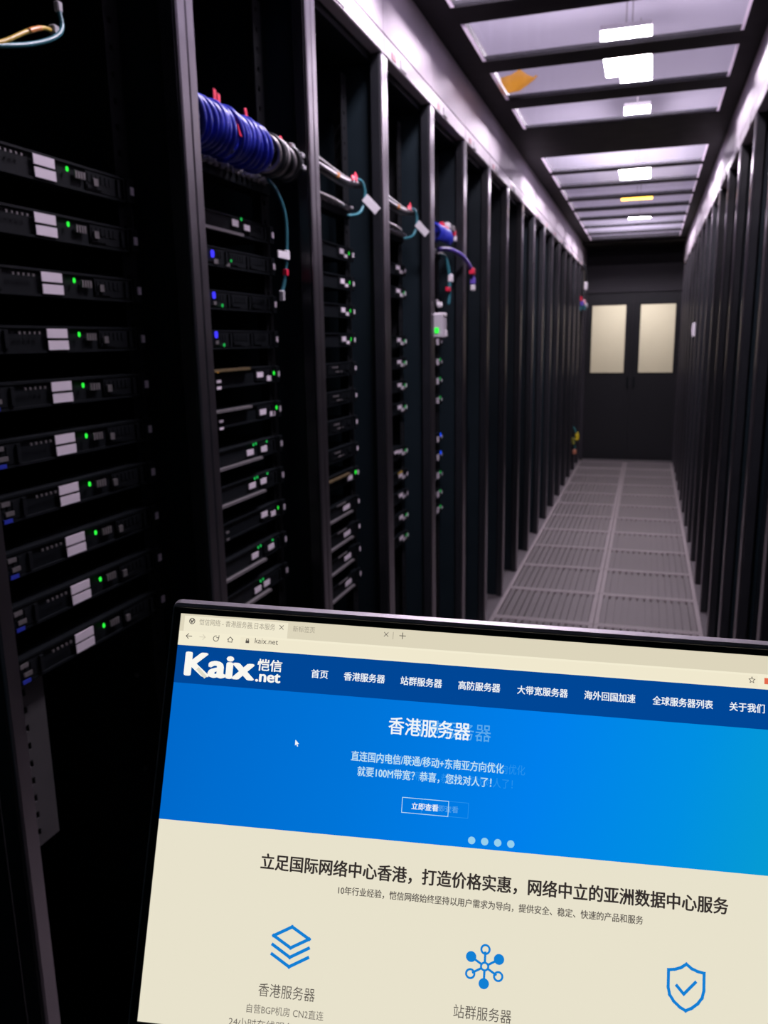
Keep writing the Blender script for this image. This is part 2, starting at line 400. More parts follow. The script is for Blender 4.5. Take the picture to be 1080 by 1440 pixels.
# ------------------------------------------------------------------ lamps of the hall above the glass
def lamp(rects, z, m, label):
    cx = (rects[0][0]+rects[0][1])/2; cy = (rects[0][2]+rects[0][3])/2
    t = thing('ceiling_lamp', label, 'lamp', (cx, cy, z), 'lamps above the glass roof')
    for (x0,x1,y0,y1) in rects:
        MB().box(x0-cx,x1-cx,y0-cy,y1-cy,0,.045).build('diffuser', m, t)
        MB().box(x0-cx-.004,x1-cx+.004,y0-cy-.004,y1-cy+.004,.046,.075).build('housing', M_white, t)
    x0 = min(r[0] for r in rects)-cx; x1 = max(r[1] for r in rects)-cx; y0 = min(r[2] for r in rects)-cy; y1 = max(r[3] for r in rects)-cy
    for yy in (y0+.03, y1-.03): MB().box((x0+x1)/2-.004,(x0+x1)/2+.004,yy-.004,yy+.004,.075,3.95-z).build('hanger_rod', M_silver, t)
lamp([(-.345,-.07,1.75,2.65)], 3.3, L_lamp, 'white lamp above the glass roof over the nearest racks')
lamp([(-.345,-.07,5.22,5.93), (-.26,-.07,5.932,6.30)], 3.3, L_lamp, 'largest bright white stepped lamp seen through the glass roof')
lamp([(-.26,-.075,6.90,6.92)], 3.3, L_lamp, 'small thin white lamp seen in the third glass panel from the top')
lamp([(-.37,-.07,9.12,9.62)], 3.3, L_lamp, 'distant white lamp seen beyond the wide black roof panel')
lamp([(-.36,-.06,12.68,12.74)], 3.3, L_lamp, 'farthest faint white lamp seen through the far glass panels')
lamp([(-.41,-.04,10.98,11.04)], 3.3, L_warm, 'yellow lamp seen through the far glass roof panels')

# ------------------------------------------------------------------ orange paper lying on the glass
pp = MB(); zg = ZR+.008
outline = [(-.708,4.02),(-.655,3.995),(-.606,3.93),(-.578,4.00),(-.556,4.03),(-.548,4.00),(-.537,4.03),(-.560,4.09),(-.60,4.16),(-.655,4.245),(-.705,4.232),(-.716,4.12)]
pp.v += [(x, y, zg+.002+.012*abs(math.sin(14*x+9*y))) for x, y in outline]; pp.f.append(tuple(range(len(outline))))
tag(pp.build('paper_scrap', M_paper), 'torn orange paper scrap lying on the glass roof panel', 'paper')

# ------------------------------------------------------------------ servers
UH = .043
XF = -.93  # server rows below: image pixel positions, scaled about the camera onto this plane
def stick(t, y, z, w, h, m=M_stick, nm='sticker'):
    return MB().box(.0005,.0022,-w/2,w/2,-h/2,h/2).build(nm, m, t, (0, y, z))
CACHE = {}
def server(k, zc, label, pads=(), leds=(), bar=None, left=(), style='a', ear=True, h=UH, extra=()):
    yc = Y0+.3+.6*k
    t = thing('server', label, 'server', (XF, yc, zc), 'servers in the left racks')
    key = ('body', h)
    if key not in CACHE:
        b = MB(); b.box(-.60,-.004,-.217,.217,-h/2,h/2); b.box(-.004,0,-.217,.217,h/2-.004,h/2); b.box(-.004,0,-.217,.217,-h/2,-h/2+.004); b.box(-.004,0,-.217,-.213,-h/2+.004,h/2-.004); b.box(-.004,0,.213,.217,-h/2+.004,h/2-.004)
        CACHE[key] = b.mesh('chassis', M_server)
        CACHE['ear', h] = MB().box(-.006,.004,-.011,.011,-h/2,h/2,.0015).mesh('ear', M_server)
        b = MB(); hb = h-.012
        b.box(-.004,-.001,-.048,.048,-hb/2,hb/2); b.box(-.001,.001,-.046,-.006,-hb/2+.003,-hb/2+.009); b.box(-.001,.003,.036,.044,-hb/2+.002,hb/2-.002)
        for i in range(6): b.box(-.001,.0004,-.044+.012*i,-.036+.012*i,-.002,hb/2-.004)
        CACHE['bay', h] = b.mesh('drive_bay', M_bay)
        b = MB()
        for i in range(4): b.box(-.002,.001,-.012+.007*i,-.0075+.007*i,-.006,.006)
        CACHE['ports'] = b.mesh('port_block', M_grey)
    link('chassis', CACHE[key], t)
    for s in (-1, 1): link('ear', CACHE['ear', h], t, (0, s*.230, 0))
    if style == 'a':
        for i in (-1.6, 1.55): link('drive_bay', CACHE['bay', h], t, (0, i*.1, 0))
    else:
        for i in (-1.5,-.5,.5,1.5): link('drive_bay', CACHE['bay', h], t, (0, i*.105, 0))
    for (y, z, w_, h_) in pads: stick(t, y-yc, z-zc, w_, h_)
    for (y, z, m_, r_) in leds: MB().box(.0005,.004,-r_*.7,r_*.7,-r_,r_,r_*.4).build('status_light', m_, t, (0, y-yc, z-zc))
    for (y, z, m_, w_, h_) in left: stick(t, y-yc, z-zc, w_, h_, m_, 'port_cover')
    if bar:
        y0, y1, z, m_ = bar; MB().box(.0005,.010,y0-yc,y1-yc,-.003,.003).build('trim_bar', m_, t, (0,0,z-zc))
    if ear: stick(t, .231, 0.0, .011, .014, M_stick, 'latch_tag').location.x = .004
    for fn in extra: fn(t, yc, zc)
    return t

# rack nearest to the camera: ten alike servers, each with two stickers
rows0 = [1.913,1.825,1.735,1.646,1.560,1.473,1.388,1.299,1.212,1.124]
jit = [.012,.002,.004,.004,.002,-.002,-.005,-.001,.0,-.002]
for i, z in enumerate(rows0):
    yb = 1.128+jit[i]
    def ports(t, yc, zc, yb=yb):
        link('port_block', CACHE['ports'], t, (0.0015, yb+.086-yc, .004))
        MB().box(.0,.004,-.006,.006,-.007,.005).build('port_cover', M_grey, t, (0, yb+.126-yc, .0))
        for q in range(5): MB().box(0,.002,-.002,.002,-.002,.002).build('vent_dot', M_grey, t, (0.0012, 1.045+q*.011-yc, .010))
    lf = [(.978,z+.010,M_grey,.018,.007),(.985,z-.006,M_grey,.018,.007),(.980,z-.017,M_vga,.018,.006)]
    pos = 'topmost' if i == 0 else ('lowest' if i == 9 else ORD[i]+' from the top')
    server(0, z, 'slim black server with two white stickers in the nearest rack, %s' % pos,
           pads=[(yb,z+.0095,.049,.0150),(yb+.001,z-.0095,.049,.0150)], leds=[(yb+.054,z+.008,L_green,.0042)], left=lf, extra=[ports])

# second rack, with the blue coil
P = lambda y, z, w_=.028, h_=.013: (y, z, w_, h_)
G = lambda y, z, m_=L_green, r=.005: (y, z, m_, r)
R1 = 'in the rack with the blue coil'
server(1, 1.903, 'black server under the blue cable coil, topmost in its rack', [P(1.776,1.909,.030,.015),P(1.834,1.905,.030,.013)], [G(1.806,1.921,L_green2,.004)], (1.48,1.80,1.884,M_silver))
server(1, 1.826, 'upper of three black servers with a blue light, crossed by teal cable', [], [G(1.660,1.830,L_blue,.008),G(1.745,1.822,L_green2,.003)], None, [(1.675,1.815,M_grey,.018,.010),(1.73,1.812,M_grey,.016,.008)], 'b')
server(1, 1.732, 'middle of three black servers with a blue light in the blue coil rack', [], [G(1.656,1.741,L_blue,.0075),G(1.692,1.720,L_green2,.004)], None, [(1.66,1.724,M_grey,.012,.008)], 'b')
server(1, 1.644, 'lowest of three black servers with a blue light in the blue coil rack', [], [G(1.656,1.655,L_blue,.0075),G(1.690,1.632,L_green2,.004)], None, [(1.66,1.638,M_grey,.012,.008)], 'b')
server(1, 1.555, 'black server with amber dot at left in the blue coil rack', [P(1.866,1.557,.034),P(1.918,1.546,.028)], [G(1.946,1.558),G(1.653,1.573,L_amber,.003)], (1.48,1.80,1.575,M_gold), [(1.656,1.551,M_stick,.020,.007),(1.656,1.536,M_stick,.020,.007)])
server(1, 1.464, 'black server below the one with an amber dot in the blue coil rack', [P(1.872,1.463,.036,.014),P(1.928,1.454,.030,.012)], [G(1.953,1.468)], (1.48,1.80,1.483,M_silver), [(1.657,1.460,M_stick,.018,.006),(1.657,1.443,M_stick,.018,.006)])
server(1, 1.371, 'black server with paired green lights and silver lip, highest such in blue coil rack', [P(1.792,1.370,.036,.014),P(1.869,1.369,.034,.014)], [G(1.810,1.387,L_green2,.0035),G(1.824,1.388,L_green2,.0035),G(1.885,1.386,L_green2,.003)], (1.48,1.845,1.350,M_silver))
server(1, 1.286, 'black server with paired green lights and silver lip, second such in blue coil rack', [P(1.794,1.286,.036,.014),P(1.857,1.287,.034,.014)], [G(1.808,1.302,L_green2,.0035),G(1.822,1.303,L_green2,.0035),G(1.880,1.303,L_green2,.003)], (1.48,1.855,1.263,M_silver))
server(1, 1.197, 'black server with one bright green light between two silver lipped servers', [P(1.853,1.200,.036,.014),P(1.905,1.192,.028,.013)], [G(1.933,1.202,L_green,.0055)], None, [(1.656,1.197,M_grey,.014,.005),(1.656,1.180,M_grey,.014,.005)])
server(1, 1.107, 'silver lipped black server just above the lowest one in the blue coil rack', [P(1.790,1.106,.036,.014),P(1.884,1.106,.034,.014)], [G(1.808,1.123,L_green2,.0035),G(1.822,1.124,L_green2,.0035),G(1.893,1.122,L_green2,.003)], (1.48,1.84,1.084,M_silver))
server(1, 1.018, 'lowest black server in the blue coil rack, just above the laptop lid', [P(1.796,1.014,.036,.014),P(1.848,1.016,.036,.014)], [G(1.812,1.032,L_green2,.0035),G(1.826,1.033,L_green2,.0035)], (1.48,1.86,.995,M_silver))

# third rack
N2 = 'in third rack from camera, %s from top'
rows2 = [(1.909,'p'),(1.819,'p'),(1.731,'p'),(1.641,'p'),(1.549,'d'),(1.460,'d'),(1.371,'d'),(1.281,'d'),(1.198,'g'),(1.098,'s'),(1.009,'s'),(.928,'s'),(.838,'s')]
for i, (z, q) in enumerate(rows2):
    look = {'p':'black server with sticker and green light','d':'dark unlit black server','g':'black server with gold lip and green light','s':'black server with silver lips and a sticker'}[q]
    n = ORD[i]
    if q == 'p': server(2, z, look+' '+N2 % n, [P(2.475,z+.003,.034,.015),P(2.512,z-.008,.026,.010)], [G(2.535,z+.002,L_green,.0062)])
    elif q == 'd': server(2, z, look+' '+N2 % n, [], [], None, [(2.39,z+.008,M_grey,.05,.004),(2.42,z-.006,M_grey,.05,.004),(2.50,z+.002,M_bay,.03,.01)], 'b')
    elif q == 'g': server(2, z, look+' '+N2 % n, [P(2.495,z-.008,.05,.014)], [G(2.552,z+.003,L_green,.0065)], (2.08,2.48,z+.010,M_gold))
    else: server(2, z, look+' '+N2 % n, [P(2.456,z,.060,.015)], [], (2.08,2.50,z-.021,M_silver), [(2.41,z+.019,M_silver,.08,.005)])
# fourth rack
N3 = 'in fourth rack from camera, %s from top'
rows3 = [(1.904,0),(1.818,1),(1.633,1),(1.549,1),(1.459,1),(1.372,1),(1.195,2),(1.098,3),(1.016,0),(.925,1),(.838,1)]
for i, (z, q) in enumerate(rows3):
    look = ['black server with one white sticker','black server with sticker and green light','black server with three stickers and green light','black server with yellow strip'][q]
    pads = [P(3.085,z+.006,.05,.014),P(3.13,z-.007,.04,.013)]
    if q == 2: pads.append(P(3.03,z+.010,.05,.012))
    server(3, z, look+' '+N3 % ORD[i], pads, [G(3.160,z+.002,L_green2,.0075)] if q in (1,2) else [], None, [(3.08,z+.024-.005,M_yellow,.06,.006)] if q == 3 else [])
# fifth rack
N4 = 'in fifth rack from camera, %s from top'
rows4 = [(1.805,0),(1.628,0),(1.537,1),(1.449,1),(1.360,1),(1.183,2),(1.097,2),(1.003,1),(.911,1),(.835,1)]
for i, (z, q) in enumerate(rows4):
    look = ['black server with one white sticker','black server with sticker and faint green light','black server with bright blue light'][q]
    server(4, z, look+' '+N4 % ORD[i], [P(3.705,z-.006 if q == 2 else z,.045,.028)], [[], [G(3.745,z+.010,L_green2,.007)], [G(3.757,z+.010,L_blue2,.009)]][q])

# ------------------------------------------------------------------ patch panels and cables
def patch_panel(k, z, label, n=16, y0=None):
    yc = Y0+.3+.6*k
    t = thing('network_switch', label, 'network switch', (XF, yc, z), 'network switches in the left racks')
    MB().box(-.05,-.002,-.2413,.2413,-.022,.022).build('switch_body', M_server, t)
    me = MB().box(-.002,.006,-.008,.008,-.008,.008,.002).mesh('port', M_grey)
    pl = MB().box(.006,.020,-.005,.005,-.004,.004,.001).mesh('plug', M_clear)
    for i in range(n):
        y = -.20+.4*i/(n-1); link('port', me, t, (0, y, .004)); link('plug', pl, t, (0, y+random.uniform(-.002,.002), .004+random.uniform(-.003,.003)))
patch_panel(1, 2.022, 'black network switch with clear plugs under the blue cable coil')
patch_panel(2, 2.045, 'black network switch in the third rack above its stickered servers')
patch_panel(3, 2.030, 'black network switch in the rack with the white sensor box')
patch_panel(4, 2.020, 'black network switch under the blue and red cable knot')

def flag(t, loc, m_, w_=.010, h_=.034, rot=(0,0,0), nm='cable_tag'):
    o = MB().box(-.0015,.0015,-w_/2,w_/2,0,h_,.001).build(nm, m_, t, loc); o.rotation_euler = rot; return o
# thick blue coil: loops wrapped round a horizontal axis, clipped with red tags
t = thing('cable_coil', 'thick coil of blue network cables with red tags in the upper second rack', 'cables', (-.885, 1.66, 2.018))
for i in range(15):
    y = -.165+.0205*i; r = .047+random.uniform(-.003,.004); off = random.uniform(-.003,.003)
    pts = []
    for a in range(0, 13):
        th = math.radians(215-a*27.5)
        pts.append((r*math.cos(th)*.9+.004, y+.006*math.sin(a*.7+i)+a*.0012+off, .052+r*math.sin(th)))
    pts = [(-.043, y-.004, .020)] + pts
    MB().tube(pts, .0068, 8, 3).build('cable', M_blue, t, shade=True)
MB().tube([(-.055,-.17,.048),(-.01,-.17,.03),(-.01,.33,.03),(-.055,.33,.048)], .006, 8, 1).build('coil_holder', M_black, t)
for y, z, rx in ((-.052,.092,.1),(-.038,.088,-.1),(.092,.090,.25)): flag(t, (.012, y, z), M_red, .013, .036, (0,0,0) if rx == .1 else (rx,0,0))
flag(t, (.044,-.03,.062), M_red, .030,.016,(.5,-.5,0)); flag(t, (.050,-.018,.040), M_red, .010,.026,(.0,-.2,0))
t = thing('cable_coil', 'coil of black cables with clear plugs beside the blue coil', 'cables', (-.885, 1.93, 2.03))
for i in range(9):
    y = -.075+.016*i; r = .040+random.uniform(-.006,.005)
    pts = [(-.045, y, .03)] + [(r*math.cos(math.radians(200-a*30)), y+.004*math.sin(a+i), .042+r*math.sin(math.radians(200-a*30))) for a in range(11)]
    MB().tube(pts, .0055, 8, 3).build('cable', M_cblack if i % 3 else M_grey, t, shade=True)
for (y, z, x) in ((-.045,.086,.0),(.03,.078,.02),(.055,.060,.035),(.05,.03,.04)):
    MB().box(-.005,.005,-.009,.009,-.006,.006,.002).build('plug', M_clear, t, (x+.006, y, z))
flag(t, (.02,-.01,.075), M_red, .030, .018, (.4,-.4,0))
# teal patch lead hanging down in front of the second rack
t = thing('patch_lead', 'teal patch lead hanging below the blue coil with a white tag', 'cable', (-.90, 1.93, 1.76))
MB().tube([(-.01,-.01,.27),(.012,.0,.235),(.022,.018,.18),(.022,.016,.10),(.018,.006,.03),(.014,-.004,.0)], .0045, 8, 5).build('cable', M_teal, t, shade=True)
MB().box(-.002,.002,-.062,.0,-.010,.008,.001).build('cable_tag', M_white, t, (.028,.012,.088))
MB().box(-.0065,.0065,-.0065,.0065,-.012,.012,.002).build('clip', M_white, t, (.022,.016,.090)); MB().box(-.006,.006,-.006,.006,-.008,.008,.001).build('clip', M_red, t, (.020,.010,.048))
MB().box(-.006,.006,-.006,.006,-.022,.004,.002).build('plug', M_clear, t, (.014,-.004,.0))
# top of the nearest rack: two slack leads
t = thing('patch_lead', 'yellow and orange lead slung across the top of the nearest rack', 'cable', (-.90, 1.08, 2.06))
MB().tube([(-.01,-.14,-.035),(.0,-.05,-.004),(.0,.012,.030),(-.004,.055,.050),(-.01,.085,.056)], .0035, 8, 5).build('cable', M_yellow, t, shade=True)
MB().tube([(.0,.018,.033),(-.002,.036,.042),(-.003,.050,.048)], .0042, 8, 3).build('sleeve', M_orange, t, shade=True)
MB().box(-.006,.006,-.007,.007,-.007,.007,.002).build('plug', M_clear, t, (-.008,.088,.058))
t = thing('patch_lead', 'teal lead below the yellow one at the top of the nearest rack', 'cable', (-.90, 1.08, 2.05))
MB().tube([(-.01,-.14,-.02),(.0,-.04,.006),(.0,.03,.030),(.0,.08,.055),(-.006,.105,.078),(-.012,.108,.105)], .004, 8, 5).build('cable', M_teal, t, shade=True)
MB().box(-.005,.005,-.006,.006,-.010,.006,.002).build('plug', M_clear, t, (-.012,.108,.11))
# third and fourth rack: bundled leads along the top with tags
def top_bundle(y0, y1, z, name, label, ny, tagw):
    t = thing('cable_bundle', label, 'cables', (-.885, y0, z))
    L = y1-y0
    for i in range(7):
        a = i*.9; rr = .012
        pts = [(rr*math.cos(a)-.01, -.02, rr*math.sin(a)+.02), (rr*math.cos(a+.5), L*.35, .012*math.sin(a+.5)), (rr*math.cos(a+1), L*.7, .01*math.sin(a+1)-.006), (.005+rr*math.cos(a+1.4), L, .008*math.sin(a+1.4)+.004)]
        MB().tube(pts, .0055, 7, 4).build('cable', (M_grey, M_cblack, M_grey, M_yellow, M_grey, M_cblack, M_white)[i], t, shade=True)
    MB().lathe((.012, L*.42, -.006), [(.0,-.009),(.008,-.006),(.009,0),(.008,.006),(.0,.009)], 10).build('tie', M_orange, t)
    flag(t, (.02, L*.80, .002), M_red, .018, .030, (-.7,-.2,0)); flag(t, (.022, L*.74, .0), M_red, .024, .014, (.3,-.3,0))
    MB().tube([(.01, L*.84, .01),(.025, L*.93, .005),(.028, L*.97, -.035),(.02, L*.90, -.085),(.0, L*.75, -.10)], .005, 8, 4).build('loose_cable', M_teal, t, shade=True)
    o = MB().box(-.0015,.0015,-.0,.058,-.014,.014,.001).build('cable_tag', mat('tag_grey', (.5,.48,.5), .6), t, (.032, L*.93, -.04)); o.rotation_euler = (-.75, 0, -.9)
    MB().tube([(-.02,-.02,-.065),(.0,L*.3,-.070),(.004,L*.6,-.078)], .006, 8, 3).build('cable', M_grey, t, shade=True)
top_bundle(2.16, 2.51, 2.108, 'a', 'bundle of grey leads with orange tie and white tag in the third rack', 0, 0)
top_bundle(2.76, 3.11, 2.108, 'b', 'smaller looking bundle of grey leads with red tag beside the white sensor box', 0, 0)
# fifth rack: knot of blue and red leads
t = thing('cable_bundle', 'knot of blue leads with red and white plugs in the fifth rack', 'cables', (-.87, 3.50, 2.04))
for i in range(8):
    y = -.10+.026*i; r = .036
    MB().tube([(-.04,y,.03)]+[(r*math.cos(math.radians(200-a*36)), y+.006*math.sin(a+i), .03+r*math.sin(math.radians(200-a*36))) for a in range(8)], .0075, 8, 3).build('cable', M_blue, t, shade=True)
for (y, z, m_) in ((-.03,.066,M_red),(.04,.058,M_red),(.075,.078,M_white),(.155,.075,M_grey),(.185,.060,M_red),(.200,.040,M_white)):
    MB().box(-.010,.010,-.018,.018,-.013,.013,.004).build('plug', m_, t, (.02, y, z))
t = thing('patch_lead', 'purple lead reaching from the blue and red knot over the next post', 'cable', (-.85, 3.60, 1.92))
MB().tube([(-.03,-.06,.10),(.0,.03,.105),(.03,.14,.085),(.045,.24,.04),(.05,.27,.0)], .010, 8, 5).build('cable', M_purple, t, shade=True)
MB().box(-.012,.012,-.013,.013,-.03,.0,.004).build('plug', M_purple, t, (.05,.272,.0)); MB().box(-.011,.011,-.012,.012,-.03,.0,.004).build('plug_tip', M_white, t, (.05,.275,-.03)); MB().box(-.012,.012,-.030,.012,.0,.03,.004).build('cable_tag', M_red, t, (.05,.262,.012))
t = thing('patch_lead', 'teal lead hanging below the blue and red knot with a red tag', 'cable', (-.87, 3.62, 1.80))
MB().tube([(-.02,-.03,.20),(.0,.0,.19),(.012,.018,.12),(.012,.018,.05),(.010,.012,-.01)], .008, 8, 5).build('cable', M_teal, t, shade=True)
MB().box(-.01,.01,-.018,.018,-.018,.018,.004).build('cable_tag', M_white, t, (.016,.028,.105)); MB().box(-.008,.008,-.045,.0,-.010,.010,.003).build('cable_tag', M_red, t, (.014,.01,.055))

# white sensor box on the fourth post
t = thing('sensor_box', 'small white sensor box with green light on a rack post', 'sensor', (XL, 3.262, 1.645))
MB().box(.001,.042,-.034,.034,0,.094,.004).build('housing', mat('sensor_grey', (.52,.49,.53), .5), t)
MB().box(.003,.044,-.032,.032,.082,.098,.003).build('cap', M_white, t); MB().box(.042,.046,-.004,.030,.004,.030,.001).build('face_label', M_white, t)
MB().box(.008,.026,-.038,-.034,.018,.040,.002).build('status_light', L_green, t)
MB().lathe((.02,0,.13), [(0,-.012),(.011,-.008),(.013,0),(.011,.008),(0,.012)], 10).build('probe', M_white, t); MB().tube([(.02,0,.096),(.02,0,.12)], .003, 6, 1).build('probe_stem', M_black, t)
# white access plate on the right row
t = thing('access_plate', 'small white access plate on a post of the right rack row', 'switch', (XR, 7.452, 1.63))
MB().box(-.028,-.0005,-.033,.033,0,.115,.006).build('housing', M_white, t); MB().box(-.032,-.028,-.016,.016,.03,.085,.002).build('rocker', M_stick, t)
# hanging cable near the end wall
t = thing('patch_lead', 'dark lead hanging by the end door with white tag and pink and teal plugs', 'cable', (-.81, 10.75, 1.98))
MB().tube([(-.01,0,.56),(.015,.02,.48),(.02,.06,.40),(.012,.10,.30),(.0,.05,.16),(.0,.0,.06)], .014, 8, 5).build('cable', M_cblack, t, shade=True)
MB().box(-.02,.02,-.05,.05,-.05,.05,.006).build('cable_tag', M_white, t, (.02,.10,.30))
for (x, y, z, m_) in ((-.03,-.05,.14,M_red),(.01,.0,.10,M_pink),(-.01,-.05,.08,M_purple),(.02,.0,.03,M_teal),(-.03,-.08,.02,M_teal),(.03,.02,.06,M_white)):
    MB().box(-.022,.022,-.04,.04,-.028,.028,.008).build('plug', m_, t, (x, y, z))

# colourful lead hanging low on the left row near the end door
t = thing('patch_lead', 'yellow and olive lead with red plug hanging low near the end door', 'cable', (-.80, 10.1, .24))
M_olive = mat('lead_olive', (.22,.22,.03), .5); M_bloom = mat('lead_yellow', (.75,.58,.02), .5); M_clay = mat('plug_clay', (.55,.20,.11), .6)
MB().tube([(-.03,0,.34),(-.012,0,.30),(.010,.0,.245),(-.004,.0,.19),(-.014,.0,.14),(-.004,.0,.09),(-.006,.0,.05)], .012, 8, 5).build('cable', mat('lead_teal', (.02,.12,.12), .5), t, shade=True)
MB().tube([(.006,0,.26),(.016,0,.235),(.018,0,.20),(.010,0,.175)], .024, 10, 3).build('sleeve', M_bloom, t, shade=True)
MB().tube([(-.022,0,.20),(-.028,0,.16),(-.020,0,.12)], .021, 10, 3).build('sleeve', M_olive, t, shade=True)
MB().box(-.028,.018,-.03,.03,0,.06,.010).build('plug', M_clay, t)

# ------------------------------------------------------------------ laptop with lit screen
AX = Vector((.97425, .2173, -.06022)); AD = Vector((.02094, -.3531, -.93535)); AN = Vector((.22452, -.91, .34856))   # right, down, towards the viewer
CEN = Vector((-.06093, .35774, 1.38878)); K = .00025198; SW, SH = 1361, 800
hinge = CEN + AD*((845-400)*K) - AN*.004
lap = thing('laptop', 'open laptop in the foreground showing a blue and cream web page', 'laptop', tuple(hinge))
def S(u, v, d=0.): return CEN + AX*((u-680.5)*K) + AD*((v-400)*K) + AN*d - hinge
def rrect(u0, v0, u1, v1, r, n=6):
    pts = []
    for (cx, cy, a0) in ((u1-r, v0+r, -90), (u1-r, v1-r, 0), (u0+r, v1-r, 90), (u0+r, v0+r, 180)):
        for i in range(n+1):
            a = math.radians(a0+90*i/n); pts.append((cx+r*math.cos(a), cy+r*math.sin(a)))
    return pts
def slab(pts, d0, d1):
    return MB().poly([S(u, v, d0) for u, v in pts], AN*(d1-d0))
M_lid = mat('laptop_shell', (.55,.52,.55), .42, .5, .5, .06, 60); M_bez = mat('laptop_bezel', (.006,.007,.008), .35, 0, .4)
lid = MB()
rings = [(rrect(-17,-27,1378,838,14), -.0056), (rrect(-20,-30,1381,841,16), -.0048), (rrect(-20,-29.5,1381,841,16), -.0022), (rrect(-18.5,-22,1379.5,839.5,12), .0001), (rrect(-17,-15,1378,838,8), .0007), (rrect(-14,-12,1375,836,6), -.0002)]
n = len(rings[0][0])
for pts, d in rings: lid.v += [tuple(S(u, v, d)) for u, v in pts]
for i in range(len(rings)-1):
    for k in range(n): lid.f.append((i*n+k, i*n+(k+1)%n, (i+1)*n+(k+1)%n, (i+1)*n+k))
lid.f.append(tuple(range(n))); lid.f.append(tuple((len(rings)-1)*n+k for k in reversed(range(n))))
lid_o = lid.build('lid', M_lid, lap)
bez = MB(); out = rrect(-14,-12,1375,836,10); outv = [S(u, v, .0004) for u, v in out]
def frame(o0, o1, d0, d1):
    (a0,b0,a1,b1), (c0,e0,c1,e1) = o0, o1
    mb = MB()
    for q in ((a0,b0,a1,e0), (a0,e1,a1,b1), (a0,e0,c0,e1), (c1,e0,a1,e1)):
        mb.poly([S(q[0],q[1],d0), S(q[2],q[1],d0), S(q[2],q[3],d0), S(q[0],q[3],d0)], AN*(d1-d0))
    return mb
frame((-14,-12,1375,836), (0,0,SW,SH), .0001, .0009).build('bezel', M_bez, lap)
# screen contents: every item is a thin lit piece on the display
def E3(name, srgb, s=1.0): return emit('screen_'+name, lin(srgb), s)
CREAM = E3('cream', (232,226,204))
scr = slab([(0,0),(SW,0),(SW,SH),(0,SH)], -.0005, .0002).build('screen', CREAM, lap)
scr['label'] = 'lit display with a web page'
LV = [.00022]
def rect(u0, v0, u1, v1, m_, nm, lift=.00002):
    return MB().poly([S(u0,v0,.0002), S(u1,v0,.0002), S(u1,v1,.0002), S(u0,v1,.0002)], AN*lift).build(nm, m_, scr)
def hero_mat():
    m = bpy.data.materials.new('screen_hero'); m.use_nodes = True; nt = m.node_tree; nt.nodes.remove(nt.nodes['Principled BSDF'])
    tc = nt.nodes.new('ShaderNodeTexCoord'); vm = nt.nodes.new('ShaderNodeVectorMath'); vm.operation = 'DOT_PRODUCT'
    vm.inputs[1].default_value = AX + AD*.25; nt.links.new(tc.outputs['Object'], vm.inputs[0])
    mr = nt.nodes.new('ShaderNodeMapRange'); mr.inputs['From Min'].default_value = (0-680.5-150)*K; mr.inputs['From Max'].default_value = (1290-680.5-130)*K
    nt.links.new(vm.outputs['Value'], mr.inputs['Value'])
    cr = nt.nodes.new('ShaderNodeValToRGB'); e = cr.color_ramp.elements
    e[0].position = 0; e[0].color = (*lin((0,104,202)),1); e[1].position = 1; e[1].color = (*lin((8,158,205)),1)
    for p, c in ((.30,(0,116,216)), (.58,(0,128,236)), (.80,(0,143,226))):
        q = e.new(p); q.color = (*lin(c),1)
    em = nt.nodes.new('ShaderNodeEmission'); nt.links.new(mr.outputs['Result'], cr.inputs[0]); nt.links.new(cr.outputs[0], em.inputs[0])
    nt.links.new(em.outputs[0], nt.nodes['Material Output'].inputs[0]); return m
rect(0,0,SW,36, E3('tab_strip',(221,213,188)), 'tab_strip'); rect(9,4,230,36, E3('tab',(240,233,208)), 'browser_tab', .00003)
rect(0,36,SW,65, E3('toolbar',(243,236,210)), 'toolbar'); rect(132,40,1180,62, E3('address',(240,232,206)), 'address_bar', .00003)
rect(0,65.5,SW,143, E3('nav',(0,70,150)), 'navigation_bar'); rect(0,143,SW,416.5, hero_mat(), 'hero_banner')
INK = E3('ink',(52,46,44)); GREY = E3('grey',(112,106,98)); TGREY = E3('tabgrey',(160,152,135)); MID = E3('mid',(92,86,80)); WH = E3('white',(240,246,250)); WH2 = E3('white2',(190,226,245)); GH = E3('ghost',(95,172,236)); GH2 = E3('ghost2',(40,146,236)); ICON = E3('icon',(18,128,212)); LOGO = E3('logo',(250,248,240)); LOGO2 = E3('logo_shade',(222,219,202))
